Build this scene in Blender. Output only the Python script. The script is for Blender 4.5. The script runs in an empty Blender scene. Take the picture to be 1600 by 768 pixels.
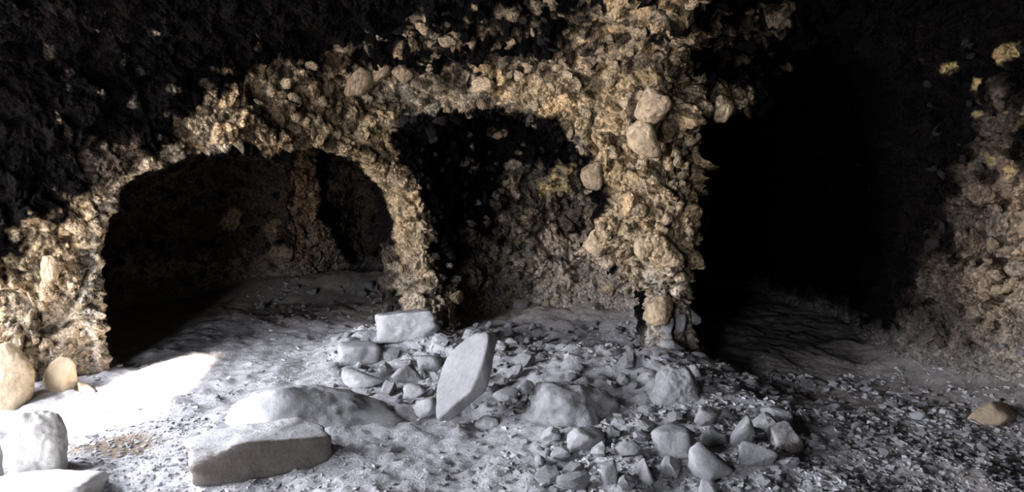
import bpy, math, random
import numpy as np
from mathutils import Vector, Matrix
from mathutils.bvhtree import BVHTree

# ------------------------------------------------------------------ camera
S = bpy.context.scene
COL = S.collection
F_PX = 1150.0
CAM_H = 1.40
PITCH = math.atan(134 / F_PX)
cam_d = bpy.data.cameras.new('camera')
cam_d.sensor_width = 36.0
cam_d.lens = 36.0 * F_PX / 1600.0
cam_d.clip_start = 0.02
cam = bpy.data.objects.new('camera', cam_d)
cam.location = (0, 0, CAM_H)
cam.rotation_euler = (math.pi / 2 - PITCH, 0, 0)
COL.objects.link(cam)
S.camera = cam
FWD = np.array([0, math.cos(PITCH), -math.sin(PITCH)])
UPV = np.array([0, math.sin(PITCH), math.cos(PITCH)])
RGT = np.array([1.0, 0, 0])
EYE = np.array([0, 0, CAM_H])

# ------------------------------------------------------------------ world, sun, daylight
w = bpy.data.worlds.new('daylight_sky')
S.world = w
w.use_nodes = True
bg = w.node_tree.nodes['Background']
bg.inputs[0].default_value = (0.87, 0.905, 1.0, 1)
bg.inputs[1].default_value = 32.0

SUN_DIR = np.array([0.13, 0.80, -0.59]); SUN_DIR /= np.linalg.norm(SUN_DIR)   # the way the light travels
sun_d = bpy.data.lights.new('sun', 'SUN')
sun_d.energy = 300.0
sun_d.color = (1.0, 0.88, 0.70)
sun_d.angle = math.radians(3.0)
sun = bpy.data.objects.new('sun', sun_d)
sun.rotation_euler = Vector(SUN_DIR).to_track_quat('-Z', 'Y').to_euler()
sun.location = (-4, -6, 8)
COL.objects.link(sun)

# sky portal standing in the cave mouth on the left
def portal(name, loc, aim, sx, sy):
    d = bpy.data.lights.new(name, 'AREA')
    d.shape = 'RECTANGLE'
    d.size = sx; d.size_y = sy
    d.cycles.is_portal = True
    o = bpy.data.objects.new(name, d)
    o.location = loc
    o.rotation_euler = Vector(aim).to_track_quat('-Z', 'Y').to_euler()
    COL.objects.link(o)
portal('side_mouth_portal', (-3.45, 2.7, 1.2), (1, 0, 0), 2.9, 3.0)
portal('rear_mouth_portal', (-2.45, -2.25, 1.2), (0, 1, 0), 1.9, 2.2)

S.view_settings.view_transform = 'Standard'
S.view_settings.look = 'None'
S.view_settings.gamma = 1.0
S.view_settings.use_curve_mapping = False
S.view_settings.exposure = 0.08
S.cycles.max_bounces = 10
S.cycles.diffuse_bounces = 6

rng = np.random.default_rng(7)
random.seed(7)

# ------------------------------------------------------------------ pixel helpers (direction only)
def ray(px, py):
    d = FWD + (px - 800) / F_PX * RGT - (py - 384) / F_PX * UPV
    return d / np.linalg.norm(d)

def on_plane_z(px, py, z=0.0):
    d = ray(px, py)
    return EYE + d * (z - CAM_H) / d[2]

def to_pixel(P):
    q = P - EYE
    dep = q @ FWD
    dep = np.where(dep > 0.05, dep, 0.05)
    return 800 + F_PX * (q @ RGT) / dep, 384 - F_PX * (q @ UPV) / dep, q @ FWD

# ------------------------------------------------------------------ noise
def hash3(i, j, k, s=0):
    return (hash_u(i, j, k, s) >> np.uint32(8)).astype(np.float32) / float(0xFFFFFF)

def hash_u(i, j, k, s=0):
    with np.errstate(over='ignore'):
        h = i.astype(np.uint32) * np.uint32(374761393) + j.astype(np.uint32) * np.uint32(668265263) + k.astype(np.uint32) * np.uint32(2246822519) + np.uint32((s * 3266489917) & 0xFFFFFFFF)
        h = (h ^ (h >> np.uint32(15))) * np.uint32(2246822519)
        h = (h ^ (h >> np.uint32(13))) * np.uint32(3266489917)
        return h ^ (h >> np.uint32(16))

def vnoise(P, s=0):
    """smooth value noise, -1..1"""
    b = np.floor(P).astype(np.int64)
    t = (P - b).astype(np.float32)
    t = t * t * t * (t * (t * 6 - 15) + 10)
    r = 0
    for dx in (0, 1):
        wx = t[:, 0] if dx else 1 - t[:, 0]
        for dy in (0, 1):
            wy = t[:, 1] if dy else 1 - t[:, 1]
            for dz in (0, 1):
                wz = t[:, 2] if dz else 1 - t[:, 2]
                r = r + wx * wy * wz * hash3(b[:, 0] + dx, b[:, 1] + dy, b[:, 2] + dz, s)
    return r * 2 - 1

def fbm(P, octs=4, s=0, gain=0.5):
    a, r, f = 1.0, 0, 1.0
    for o in range(octs):
        r = r + a * vnoise(P * f + 17.3 * o, s + o)
        a *= gain
        f *= 2.03
    return r

def worley(P, s=0):
    """F1, F2, a random number per cell and a random tilt within the cell"""
    b = np.floor(P).astype(np.int32)
    n = len(P)
    f1 = np.full(n, 9.0, np.float32); f2 = np.full(n, 9.0, np.float32)
    bc = np.zeros((n, 3), np.int32); bo = np.zeros((n, 3), np.float32)
    P = P.astype(np.float32)
    for dx in (-1, 0, 1):
        for dy in (-1, 0, 1):
            for dz in (-1, 0, 1):
                c = b + np.array((dx, dy, dz), np.int32)
                h = hash_u(c[:, 0], c[:, 1], c[:, 2], s)
                o = np.stack([(h & 1023), (h >> 10) & 1023, (h >> 20) & 1023], -1).astype(np.float32) / 1023.0 + c - P
                d = np.sqrt((o * o).sum(1))
                m = d < f1
                f2 = np.where(m, f1, np.minimum(f2, d))
                bc[m] = c[m]; bo[m] = o[m]
                f1 = np.where(m, d, f1)
    h = hash_u(bc[:, 0], bc[:, 1], bc[:, 2], s + 9)
    cid = (h & 0xFFFF).astype(np.float32) / 65535.0
    h = hash_u(bc[:, 0], bc[:, 1], bc[:, 2], s + 10)
    t = np.stack([(h & 1023), (h >> 10) & 1023, (h >> 20) & 1023], -1).astype(np.float32) / 1023.0 - 0.5
    return f1, f2, cid, (bo * t).sum(1)

def sstep(a, b, x):
    t = np.clip((x - a) / (b - a), 0, 1)
    return t * t * (3 - 2 * t)

def smin(a, b, k):
    h = np.clip(0.5 + 0.5 * (b - a) / k, 0, 1)
    return b + (a - b) * h - k * h * (1 - h)

def smax(a, b, k):
    return -smin(-a, -b, k)

def poly_sd(x, y, pts):
    """signed distance to a polygon, negative inside"""
    pts = np.asarray(pts, float)
    d = np.full(x.shape, 1e9, np.float32)
    inside = np.zeros(x.shape, bool)
    n = len(pts)
    for i in range(n):
        ax, ay = pts[i]; bx, by = pts[(i + 1) % n]
        ex, ey = bx - ax, by - ay
        t = np.clip(((x - ax) * ex + (y - ay) * ey) / (ex * ex + ey * ey + 1e-12), 0, 1)
        d = np.minimum(d, (x - ax - t * ex) ** 2 + (y - ay - t * ey) ** 2)
        c = ((ay > y) != (by > y)) & (x < ex * (y - ay) / (ey if abs(ey) > 1e-9 else 1e-9) + ax)
        inside ^= c
    d = np.sqrt(d)
    return np.where(inside, -d, d)

# ------------------------------------------------------------------ floor height
PB = np.array([-0.85, 6.20])
PC = np.array([1.14, 4.90])
PA = np.array([-3.00, 4.60])

def seg_dist(x, y, a, b):
    ex, ey = b[0] - a[0], b[1] - a[1]
    t = np.clip(((x - a[0]) * ex + (y - a[1]) * ey) / (ex * ex + ey * ey), 0, 1)
    return np.hypot(x - a[0] - t * ex, y - a[1] - t * ey), t

def floor_h(x, y):
    x = np.asarray(x, float); y = np.asarray(y, float)
    P = np.stack([x, y, np.zeros_like(x)], -1).reshape(-1, 3)
    n = fbm(P * 1.1, 3, 50).reshape(x.shape)
    h = 0.035 * n
    d, t = seg_dist(x, y, (-0.95, 5.35), (1.1, 4.55))          # rubble ridge left of the fallen wall
    h = h + 0.13 * np.exp(-(d / 0.42) ** 2)
    d, t = seg_dist(x, y, (0.9, 4.3), (1.25, 3.9))
    h = h + 0.10 * np.exp(-(d / 0.38) ** 2)
    d, t = seg_dist(x, y, (0.2, 3.75), (1.1, 3.45))
    h = h + 0.05 * np.exp(-(d / 0.35) ** 2)
    d, t = seg_dist(x, y, (-2.5, 7.7), (-1.0, 8.2))            # spoil at the back of the left alcove
    h = h + 0.16 * np.exp(-(d / 0.55) ** 2)
    d, t = seg_dist(x, y, (0.3, 6.5), (1.5, 6.4))              # talus in the niche
    h = h + 0.10 * np.exp(-(d / 0.4) ** 2)
    h = h + 0.16 * sstep(2.35, 3.0, x) * sstep(1, 3, y) * (1 - sstep(5, 6, y))
    h = h + 0.02 * fbm(P * 4.3, 2, 60).reshape(x.shape)
    return h

def ground_pt(px, py):
    """where the sight line through a pixel meets the ground"""
    d = ray(px, py)
    p = on_plane_z(px, py, 0.0)
    for _ in range(8):
        z = float(floor_h(p[0], p[1]))
        p = EYE + d * (z - CAM_H) / d[2]
    return p

# ------------------------------------------------------------------ materials
def mat(name, base=None, rough=0.92, bump=0.5, scale=60.0, attr=True, dist=0.006, spec=0.08):
    m = bpy.data.materials.new(name)
    m.use_nodes = True
    nt = m.node_tree
    N, L = nt.nodes, nt.links
    bs = N['Principled BSDF']
    bs.inputs['Roughness'].default_value = rough
    bs.inputs['Specular IOR Level'].default_value = spec
    tc = N.new('ShaderNodeTexCoord')
    n1 = N.new('ShaderNodeTexNoise'); n1.inputs['Scale'].default_value = scale; n1.inputs['Detail'].default_value = 8; n1.inputs['Roughness'].default_value = 0.65
    n2 = N.new('ShaderNodeTexNoise'); n2.inputs['Scale'].default_value = scale * 0.22; n2.inputs['Detail'].default_value = 5
    L.new(tc.outputs['Object'], n1.inputs['Vector']); L.new(tc.outputs['Object'], n2.inputs['Vector'])
    add = N.new('ShaderNodeMath'); add.operation = 'ADD'
    L.new(n1.outputs['Fac'], add.inputs[0]); L.new(n2.outputs['Fac'], add.inputs[1])
    mr = N.new('ShaderNodeMapRange')
    mr.inputs['From Min'].default_value = 0.6; mr.inputs['From Max'].default_value = 1.4
    mr.inputs['To Min'].default_value = 0.72; mr.inputs['To Max'].default_value = 1.28
    L.new(add.outputs[0], mr.inputs['Value'])
    mul = N.new('ShaderNodeVectorMath'); mul.operation = 'SCALE'
    if attr:
        at = N.new('ShaderNodeAttribute'); at.attribute_name = 'tint'
        L.new(at.outputs['Color'], mul.inputs[0])
    else:
        mul.inputs[0].default_value = base[:3]
    L.new(mr.outputs[0], mul.inputs['Scale'])
    L.new(mul.outputs[0], bs.inputs['Base Color'])
    bp = N.new('ShaderNodeBump'); bp.inputs['Strength'].default_value = bump; bp.inputs['Distance'].default_value = dist
    L.new(add.outputs[0], bp.inputs['Height'])
    L.new(bp.outputs[0], bs.inputs['Normal'])
    return m

def add_pale_sides(m, col, lo=0.25, hi=0.7, left=0.0):  # mixes a paler tone into upward and left-facing sides
    nt = m.node_tree; N, L = nt.nodes, nt.links
    bs = N['Principled BSDF']
    src = bs.inputs['Base Color'].links[0].from_socket
    ge = N.new('ShaderNodeNewGeometry'); sp = N.new('ShaderNodeSeparateXYZ'); L.new(ge.outputs['Normal'], sp.inputs[0])
    k = N.new('ShaderNodeMath'); k.operation = 'MULTIPLY'; k.inputs[1].default_value = -left; L.new(sp.outputs['X'], k.inputs[0])
    ad = N.new('ShaderNodeMath'); ad.operation = 'ADD'; L.new(sp.outputs['Z'], ad.inputs[0]); L.new(k.outputs[0], ad.inputs[1])
    nz = N.new('ShaderNodeTexNoise'); nz.inputs['Scale'].default_value = 22; nz.inputs['Detail'].default_value = 5
    ad2 = N.new('ShaderNodeMath'); ad2.operation = 'MULTIPLY_ADD'; ad2.inputs[1].default_value = 0.6; L.new(nz.outputs['Fac'], ad2.inputs[0]); L.new(ad.outputs[0], ad2.inputs[2])
    mr = N.new('ShaderNodeMapRange'); mr.inputs['From Min'].default_value = lo + 0.3; mr.inputs['From Max'].default_value = hi + 0.3
    L.new(ad2.outputs[0], mr.inputs['Value'])
    mx = N.new('ShaderNodeMix'); mx.data_type = 'RGBA'
    L.new(mr.outputs[0], mx.inputs['Factor']); L.new(src, mx.inputs['A']); mx.inputs['B'].default_value = (*col, 1)
    L.new(mx.outputs['Result'], bs.inputs['Base Color'])

M_ROCK = mat('sooty_breccia_rock', rough=0.9, bump=0.9, scale=45, dist=0.012, spec=0.02)
M_FLOOR = mat('dusty_earth_floor', rough=0.97, bump=0.9, scale=70, dist=0.010)
def add_flecks(m, scale, lo, hi, bump=0.012):
    nt = m.node_tree; N, L = nt.nodes, nt.links
    bs = N['Principled BSDF']
    tc = N.new('ShaderNodeTexCoord')
    wn = N.new('ShaderNodeTexNoise'); wn.inputs['Scale'].default_value = scale * 0.6; wn.inputs['Detail'].default_value = 3
    L.new(tc.outputs['Object'], wn.inputs['Vector'])
    vm = N.new('ShaderNodeVectorMath'); vm.operation = 'MULTIPLY_ADD'
    L.new(wn.outputs['Color'], vm.inputs[0]); vm.inputs[1].default_value = (1.2 / scale,) * 3; L.new(tc.outputs['Object'], vm.inputs[2])
    vo = N.new('ShaderNodeTexVoronoi'); vo.inputs['Scale'].default_value = scale
    L.new(vm.outputs[0], vo.inputs['Vector'])
    sp = N.new('ShaderNodeSeparateColor'); L.new(vo.outputs['Color'], sp.inputs[0])
    mr = N.new('ShaderNodeMapRange'); mr.inputs['To Min'].default_value = lo; mr.inputs['To Max'].default_value = hi
    L.new(sp.outputs[0], mr.inputs['Value'])
    src = bs.inputs['Base Color'].links[0].from_socket
    ml = N.new('ShaderNodeVectorMath'); ml.operation = 'SCALE'
    L.new(src, ml.inputs[0]); L.new(mr.outputs[0], ml.inputs['Scale']); L.new(ml.outputs[0], bs.inputs['Base Color'])
    old = bs.inputs['Normal'].links[0].from_node
    b2 = N.new('ShaderNodeBump'); b2.inputs['Strength'].default_value = 1.0; b2.inputs['Distance'].default_value = bump
    ad = N.new('ShaderNodeMath'); ad.operation = 'SUBTRACT'
    L.new(sp.outputs[1], ad.inputs[0]); L.new(vo.outputs['Distance'], ad.inputs[1])
    L.new(ad.outputs[0], b2.inputs['Height']); L.new(old.outputs[0], b2.inputs['Normal']); L.new(b2.outputs[0], bs.inputs['Normal'])
add_flecks(M_ROCK, 48, 0.55, 1.45)
DUST = (0.40, 0.39, 0.405)
M_DUST = mat('dust_grey_stone', base=(0.30, 0.295, 0.30), attr=False, bump=0.7, scale=38, dist=0.01)
M_DUST2 = mat('mid_grey_stone', base=(0.235, 0.23, 0.235), attr=False, bump=0.8, scale=45, dist=0.01)
M_PALE = mat('pale_limestone', base=(0.50, 0.48, 0.45), attr=False, bump=0.6, scale=30, dist=0.01)
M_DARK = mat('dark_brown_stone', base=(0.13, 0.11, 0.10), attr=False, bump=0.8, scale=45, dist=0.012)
M_UMBER = mat('umber_cobble', base=(0.055, 0.043, 0.034), attr=False, bump=0.8, scale=9, dist=0.012)
M_TAN = mat('tan_cobble', base=(0.30, 0.228, 0.150), attr=False, bump=0.7, scale=9, dist=0.01)
M_TAN2 = mat('brown_cobble', base=(0.185, 0.138, 0.092), attr=False, bump=0.8, scale=9, dist=0.01)
M_TANB = mat('tan_boulder', base=(0.30, 0.235, 0.160), attr=False, bump=0.8, scale=30, dist=0.014)
for m_ in (M_TAN, M_TAN2, M_UMBER):
    add_flecks(m_, 5, 0.7, 1.3, 0.012)
M_SOOT = mat('sooty_cobble', base=(0.012, 0.0105, 0.010), attr=False, rough=0.7, bump=0.8, scale=9, dist=0.01)
M_OCHRE = mat('ochre_cobble', base=(0.31, 0.235, 0.13), attr=False, bump=0.8, scale=9, dist=0.01)
add_pale_sides(M_DARK, (0.42, 0.41, 0.41), 0.35, 0.75, 0.55)
M_GRAVEL = mat('grey_gravel', base=(0.35, 0.34, 0.35), attr=False, bump=0.5, scale=60, dist=0.006)

# ------------------------------------------------------------------ object helpers
def mesh_np(name, V, Fc, smooth=True, col=None):
    me = bpy.data.meshes.new(name)
    V = np.asarray(V, np.float32); Fc = np.asarray(Fc, np.int32)
    k = Fc.shape[1]
    me.vertices.add(len(V)); me.vertices.foreach_set('co', V.ravel())
    me.loops.add(Fc.size); me.loops.foreach_set('vertex_index', Fc.ravel())
    me.polygons.add(len(Fc))
    me.polygons.foreach_set('loop_start', np.arange(0, Fc.size, k, dtype=np.int32))
    me.polygons.foreach_set('loop_total', np.full(len(Fc), k, np.int32))
    me.polygons.foreach_set('use_smooth', np.full(len(Fc), smooth, bool))
    if col is not None:
        a = me.attributes.new('tint', 'FLOAT_COLOR', 'POINT')
        c4 = np.ones((len(V), 4), np.float32); c4[:, :3] = col
        a.data.foreach_set('color', c4.ravel())
    me.update(calc_edges=True)
    return me

def link(name, me, m, parent=None):
    o = bpy.data.objects.new(name, me)
    COL.objects.link(o)
    if me is not None and m is not None and not me.materials:
        me.materials.append(m)
    if parent is not None:
        o.parent = parent
    return o

def tag(o, label=None, cat=None, group=None, kind=None):
    if label: o['label'] = label
    if cat: o['category'] = cat
    if group: o['group'] = group
    if kind: o['kind'] = kind
    return o

# ------------------------------------------------------------------ rock shell as a distance field
H = 0.05
X0, X1, Y0, Y1, Z0, Z1 = -4.3, 3.5, -2.3, 9.2, -0.35, 3.0
gx = np.arange(X0, X1 + H / 2, H); gy = np.arange(Y0, Y1 + H / 2, H); gz = np.arange(Z0, Z1 + H / 2, H)

AB = PB - PA; LAB = np.linalg.norm(AB); AB = AB / LAB
BC = PC - PB; LBC = np.linalg.norm(BC); BC = BC / LBC
NAB = np.array([AB[1], -AB[0]])      # faces the camera
NBC = np.array([BC[1], -BC[0]])

def wall_sz(px, py, P0, dirv, nrm):
    """pixel -> (along, height) on a vertical wall plane"""
    d = ray(px, py)
    t = ((P0 - EYE[:2]) @ nrm) / (d[:2] @ nrm)
    p = EYE + d * t
    return ((p[:2] - P0) @ dirv, p[2])

ARCH1 = [(155, 640), (156, 470), (166, 345), (200, 280), (290, 242), (370, 232), (450, 228), (500, 233), (545, 250), (585, 295), (615, 350), (630, 400), (640, 470), (640, 640)]
ARCH2 = [(705, 640), (702, 480), (690, 400), (676, 330), (650, 262), (628, 215), (690, 188), (790, 182), (850, 198), (905, 228), (925, 275), (918, 330), (925, 392), (985, 436), (1012, 456), (1018, 520), (1040, 640)]
A1 = [wall_sz(x, y, PA, AB, NAB) for x, y in ARCH1]
A2 = [wall_sz(x, y, PB, BC, NBC) for x, y in ARCH2]

FOOT = [(-3.2, -1.8), (2.9, -1.8), (3.1, 3.0), (2.86, 4.0), (2.62, 4.9), (2.9, 6.0), (2.7, 8.0), (1.3, 8.4), (-0.9, 8.85), (-1.8, 8.75), (-2.15, 8.15), (-2.4, 7.75), (-2.75, 7.75), (-4.1, 6.5), (-4.1, 4.9), (-3.45, 4.3)]

GX, GY = np.meshgrid(gx, gy, indexing='ij')
foot = -poly_sd(GX, GY, FOOT)                                   # >0 inside the cave plan
niche_block = poly_sd(GX, GY, [(-0.98, 6.25), (-0.62, 6.25), (-0.25, 6.62), (0.6, 6.75), (1.3, 6.55), (1.3, 9.3), (-1.0, 9.3)])
cd_wall = poly_sd(GX, GY, [(0.98, 5.05), (1.17, 4.87), (1.62, 6.9), (1.25, 6.9)])
zc = 2.42 - 0.30 * sstep(4.0, 5.6, GY) - 0.35 * sstep(-1.6, -3.4, GX) - 0.12 * sstep(5.8, 6.6, GY)
P2 = np.stack([GX.ravel(), GY.ravel(), 0 * GX.ravel()], -1)
zc = zc + 0.10 * fbm(P2 * 0.9, 3, 5).reshape(GX.shape)
dr, tr = seg_dist(GX, GY, (0.98, 4.9), (0.82, 3.2))             # rib that runs overhead from the right pillar
zc = zc - 0.30 * np.exp(-(dr / 0.28) ** 2) * (1 - 0.75 * tr)
dr2, tr2 = seg_dist(GX, GY, (0.55, 4.75), (1.2, 3.6))
zc = zc - 0.08 * np.exp(-(dr2 / 0.12) ** 2)
zc = zc + 0.22 * np.exp(-(np.hypot((GX - 0.22) / 0.30, (GY - 4.35) / 0.28)) ** 2)   # pocket in the roof

SH = (len(gx), len(gy), len(gz))
ZZ = gz[None, None, :].astype(np.float32)
f = np.broadcast_to(foot[:, :, None], SH).astype(np.float32).copy()
# walls lean in a little toward the roof
f = f - 0.16 * sstep(0.6, 2.2, ZZ)
f = smin(f, ((zc[:, :, None] - ZZ) * 0.85).astype(np.float32), 0.55)
nb = niche_block[:, :, None] + 0.42 * (0.55 - np.clip(ZZ, -0.2, 0.55)) * -1 * sstep(0.2, 0.9, GX)[:, :, None]
nb = nb - 0.14 * sstep(0.8, 2.0, ZZ)
f = smin(f, nb.astype(np.float32), 0.18)
f = smin(f, np.broadcast_to(cd_wall[:, :, None], SH).astype(np.float32), 0.12)

def slab(P0, dirv, nrm, s0, s1, th, holes, k_edge):
    s = (GX - P0[0]) * dirv[0] + (GY - P0[1]) * dirv[1]
    q = (GX - P0[0]) * nrm[0] + (GY - P0[1]) * nrm[1]
    dx = np.maximum(np.maximum(s0 - s, s - s1), -9)
    dq = np.abs(q) - th
    d2 = np.minimum(np.maximum(dx, dq), 0) + np.hypot(np.maximum(dx, 0), np.maximum(dq, 0))
    d = np.broadcast_to(d2[:, :, None], SH).astype(np.float32)
    # a table of the hole's distance over (along, height)
    su = np.arange(s0 - 1.0, s1 + 1.0, 0.02); zu = gz
    SU, ZU = np.meshgrid(su, zu, indexing='ij')
    hole = np.full(SU.shape, 9.0)
    for hp in holes:
        hole = np.minimum(hole, poly_sd(SU, ZU, hp))
    si = np.clip(((s - su[0]) / 0.02), 0, len(su) - 2)
    i0 = si.astype(int); tt = (si - i0)[:, :, None]
    hv = hole[i0] * (1 - tt) + hole[i0 + 1] * tt
    return smax(d, -hv.astype(np.float32), k_edge)

sl1 = slab(PA, AB, NAB, -1.6, LAB + 0.12, 0.20, [A1], 0.10)
sl2 = slab(PB, BC, NBC, -0.12, LBC, 0.20, [A2], 0.10)
f = smin(f, sl1, 0.22)
f = smin(f, sl2, 0.22)

P3 = np.stack(np.meshgrid(gx, gy, gz, indexing='ij'), -1).reshape(-1, 3).astype(np.float32)

def ball(c, r, sc=(1, 1, 1)):
    q = (P3 - np.asarray(c, np.float32)) / np.asarray(sc, np.float32)
    return (np.linalg.norm(q, axis=1) - r).reshape(SH) * min(sc)

# lump and hollow at the head of the right pillar
led = np.array([1.32, 4.70, 1.80])
f = smin(f, ball(led, 0.17, (1.25, 1, 0.65)), 0.16)
f = smin(f, ball((0.98, 4.68, 1.72), 0.22, (1.3, 1, 0.8)), 0.15)
f = smin(f, ball((0.72, 4.86, 0.98), 0.17, (0.9, 1, 1.3)), 0.12)
f = smin(f, ball((1.00, 4.70, 0.92), 0.14, (1.0, 1, 2.2)), 0.15)
f = smax(f, -ball((1.13, 4.56, 1.40), 0.22, (1.1, 1.0, 0.75)), 0.10)
# the cave mouth, left of the frame, and an unseen roof hole added to shape the sun streak
Y3 = P3[:, 1].reshape(SH); Z3 = P3[:, 2].reshape(SH); X3 = P3[:, 0].reshape(SH)
mouth = (np.sqrt(((Y3 - 2.75) / 1.35) ** 2 + ((Z3 - 0.9) / 1.45) ** 2) - 1) * 1.2
mouth = np.maximum(mouth, X3 + 2.6)
f = smax(f, -mouth, 0.12)
f = np.maximum(f, -np.maximum(np.maximum(X3 + 3.45, Y3 - 3.95), 0.6 - Y3))      # open air beyond the mouth
mouth = (np.sqrt(((X3 + 2.45) / 0.82) ** 2 + ((Z3 - 1.2) / 0.95) ** 2) - 1) * 0.7
mouth = np.maximum(mouth, Y3 + 1.0)
f = smax(f, -mouth, 0.12)
STREAK = [(75, 632), (100, 664), (170, 662), (235, 634), (280, 596), (326, 557), (322, 550), (270, 566), (215, 588), (130, 612)]
su_ = np.cross(SUN_DIR, [0, 0, 1.0]); su_ /= np.linalg.norm(su_)
sv_ = np.cross(su_, SUN_DIR)
SK = [on_plane_z(x, y, 0.02) for x, y in STREAK]
SKP = [(p @ su_, p @ sv_) for p in SK]
streak_cut = poly_sd((P3 @ su_.astype(np.float32)).reshape(SH), (P3 @ sv_.astype(np.float32)).reshape(SH), SKP)
streak_cut = np.maximum(streak_cut - 0.01, 1.5 - Z3)
f = np.maximum(f, -streak_cut)
del X3, Y3, Z3
big = (fbm(P3 * 1.7, 3, 11) * 0.055).reshape(SH)
big *= np.clip((streak_cut) / 0.15, 0, 1)
f = f + big
del P3, big

def surface_nets(f, org, h):
    s = f < 0
    n = np.array(f.shape)
    c = [(dx, dy, dz) for dx in (0, 1) for dy in (0, 1) for dz in (0, 1)]
    sl = lambda a, d: a[d[0]:n[0] - 1 + d[0], d[1]:n[1] - 1 + d[1], d[2]:n[2] - 1 + d[2]]
    cnt = sum(sl(s, d).astype(np.int8) for d in c)
    act = (cnt > 0) & (cnt < 8)
    I = np.argwhere(act)
    idx = np.full(act.shape, -1, np.int64); idx[act] = np.arange(len(I))
    val = {d: f[I[:, 0] + d[0], I[:, 1] + d[1], I[:, 2] + d[2]] for d in c}
    acc = np.zeros((len(I), 3)); num = np.zeros(len(I))
    for a in c:
        for ax in range(3):
            if a[ax] == 0:
                b = list(a); b[ax] = 1; b = tuple(b)
                va, vb = val[a], val[b]
                m = (va < 0) != (vb < 0)
                t = np.where(m, va / np.where(m, va - vb, 1), 0)
                p = np.tile(np.array(a, float), (len(I), 1)); p[:, ax] = t
                acc += p * m[:, None]; num += m
    V = org + h * (I + acc / num[:, None])
    Q = []
    for ax in range(3):
        u, v = (ax + 1) % 3, (ax + 2) % 3
        sh = list(f.shape)
        lo = [slice(None)] * 3; hi = [slice(None)] * 3
        lo[ax] = slice(0, -1); hi[ax] = slice(1, None)
        d = s[tuple(lo)] != s[tuple(hi)]
        E = np.argwhere(d)
        ok = (E[:, u] > 0) & (E[:, v] > 0) & (E[:, u] < f.shape[u] - 1) & (E[:, v] < f.shape[v] - 1)
        E = E[ok]
        neg = s[E[:, 0], E[:, 1], E[:, 2]]
        def cell(du, dv):
            q = E.copy(); q[:, u] += du; q[:, v] += dv
            return idx[q[:, 0], q[:, 1], q[:, 2]]
        quad = np.stack([cell(-1, -1), cell(0, -1), cell(0, 0), cell(-1, 0)], -1)
        quad[~neg] = quad[~neg][:, ::-1]
        Q.append(quad)
    Q = np.concatenate(Q)
    Q = Q[(Q >= 0).all(1)]
    return V, Q

V, Q = surface_nets(f, np.array([X0, Y0, Z0]), H)
del f, sl1, sl2

def vnormals(V, Q):
    a = V[Q[:, 2]] - V[Q[:, 0]]; b = V[Q[:, 3]] - V[Q[:, 1]]
    fn = np.cross(a, b)
    N = np.zeros_like(V)
    for k in range(4):
        for ax in range(3):
            N[:, ax] += np.bincount(Q[:, k], fn[:, ax], minlength=len(V))
    return N / (np.linalg.norm(N, axis=1, keepdims=True) + 1e-9)

def smooth_once(V, Q, lam=0.5):
    acc = np.zeros_like(V); num = np.zeros(len(V))
    for k in range(4):
        a, b = Q[:, k], Q[:, (k + 1) % 4]
        for ax in range(3):
            acc[:, ax] += np.bincount(a, V[b, ax], minlength=len(V)) + np.bincount(b, V[a, ax], minlength=len(V))
        num += np.bincount(a, minlength=len(V)) + np.bincount(b, minlength=len(V))
    return V + lam * (acc / np.maximum(num, 1)[:, None] - V)

V = smooth_once(V, Q, 0.4)
keep = V[Q].mean(1)[:, 2] > -0.25
Q = Q[keep]

bvh = BVHTree.FromPolygons([Vector(v) for v in V], Q.tolist())
def hit(px, py):
    r = bvh.ray_cast(Vector(EYE), Vector(ray(px, py)))
    if r[0] is None:
        return None
    return np.array(r[0]), np.array(r[1]), r[3]

# ---- which faces the camera (or one a step aside) can see
CEN = V[Q].mean(1)
a_ = V[Q[:, 2]] - V[Q[:, 0]]; b_ = V[Q[:, 3]] - V[Q[:, 1]]
FN = np.cross(a_, b_); FN /= np.linalg.norm(FN, axis=1, keepdims=True) + 1e-9
px, py, dep = to_pixel(CEN)
cand = (dep > 0.4) & (px > -220) & (px < 1820) & (py > -160) & (py < 900)
vis = np.zeros(len(Q), bool)
eyes = [Vector((x, 0, CAM_H)) for x in (0, -0.6, 0.6)]
for i in np.nonzero(cand)[0]:
    c = Vector(CEN[i])
    for e in eyes:
        d = c - e; L_ = d.length
        r = bvh.ray_cast(e, d / L_)
        if r[0] is not None and r[3] > L_ - 0.20:
            vis[i] = True
            break
def dilate(m, n):
    for _ in range(n):
        vm = np.zeros(len(V), bool); vm[Q[m].ravel()] = True
        m = vm[Q].any(1)
    return m
vis = dilate(vis, 2)
coarse = dilate(~vis, 1)         # overlaps the fine zone by one ring so that no gap opens

# ---- regions of the shell
R_CEIL, R_LEFT, R_RIGHT, R_BACK, R_PILB, R_PILC, R_ARCH, R_BUT, R_REAR = range(9)
x, y, z = CEN.T
qab = (x - PA[0]) * NAB[0] + (y - PA[1]) * NAB[1]; sab = (x - PA[0]) * AB[0] + (y - PA[1]) * AB[1]
qbc = (x - PB[0]) * NBC[0] + (y - PB[1]) * NBC[1]; sbc = (x - PB[0]) * BC[0] + (y - PB[1]) * BC[1]
reg = np.full(len(Q), R_BACK)
reg[(x < -3.0) & (y < 4.3)] = R_LEFT
reg[(x > 1.75) | ((x > 1.3) & (y > 5.2))] = R_RIGHT
reg[y < 0.3] = R_REAR
on_ab = (np.abs(qab) < 0.42) & (sab > -1.5) & (sab < LAB + 0.2) & (y < 6.6)
on_bc = (np.abs(qbc) < 0.42) & (sbc > -0.1) & (sbc < LBC + 0.35) & (y < 6.6)
reg[(on_ab | on_bc)] = R_ARCH
reg[on_ab & (sab < 0.42) & (z < 1.25)] = R_BUT
reg[(np.hypot(x - PB[0] - 0.02, y - PB[1]) < 0.55) & (z < 1.45)] = R_PILB
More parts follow.
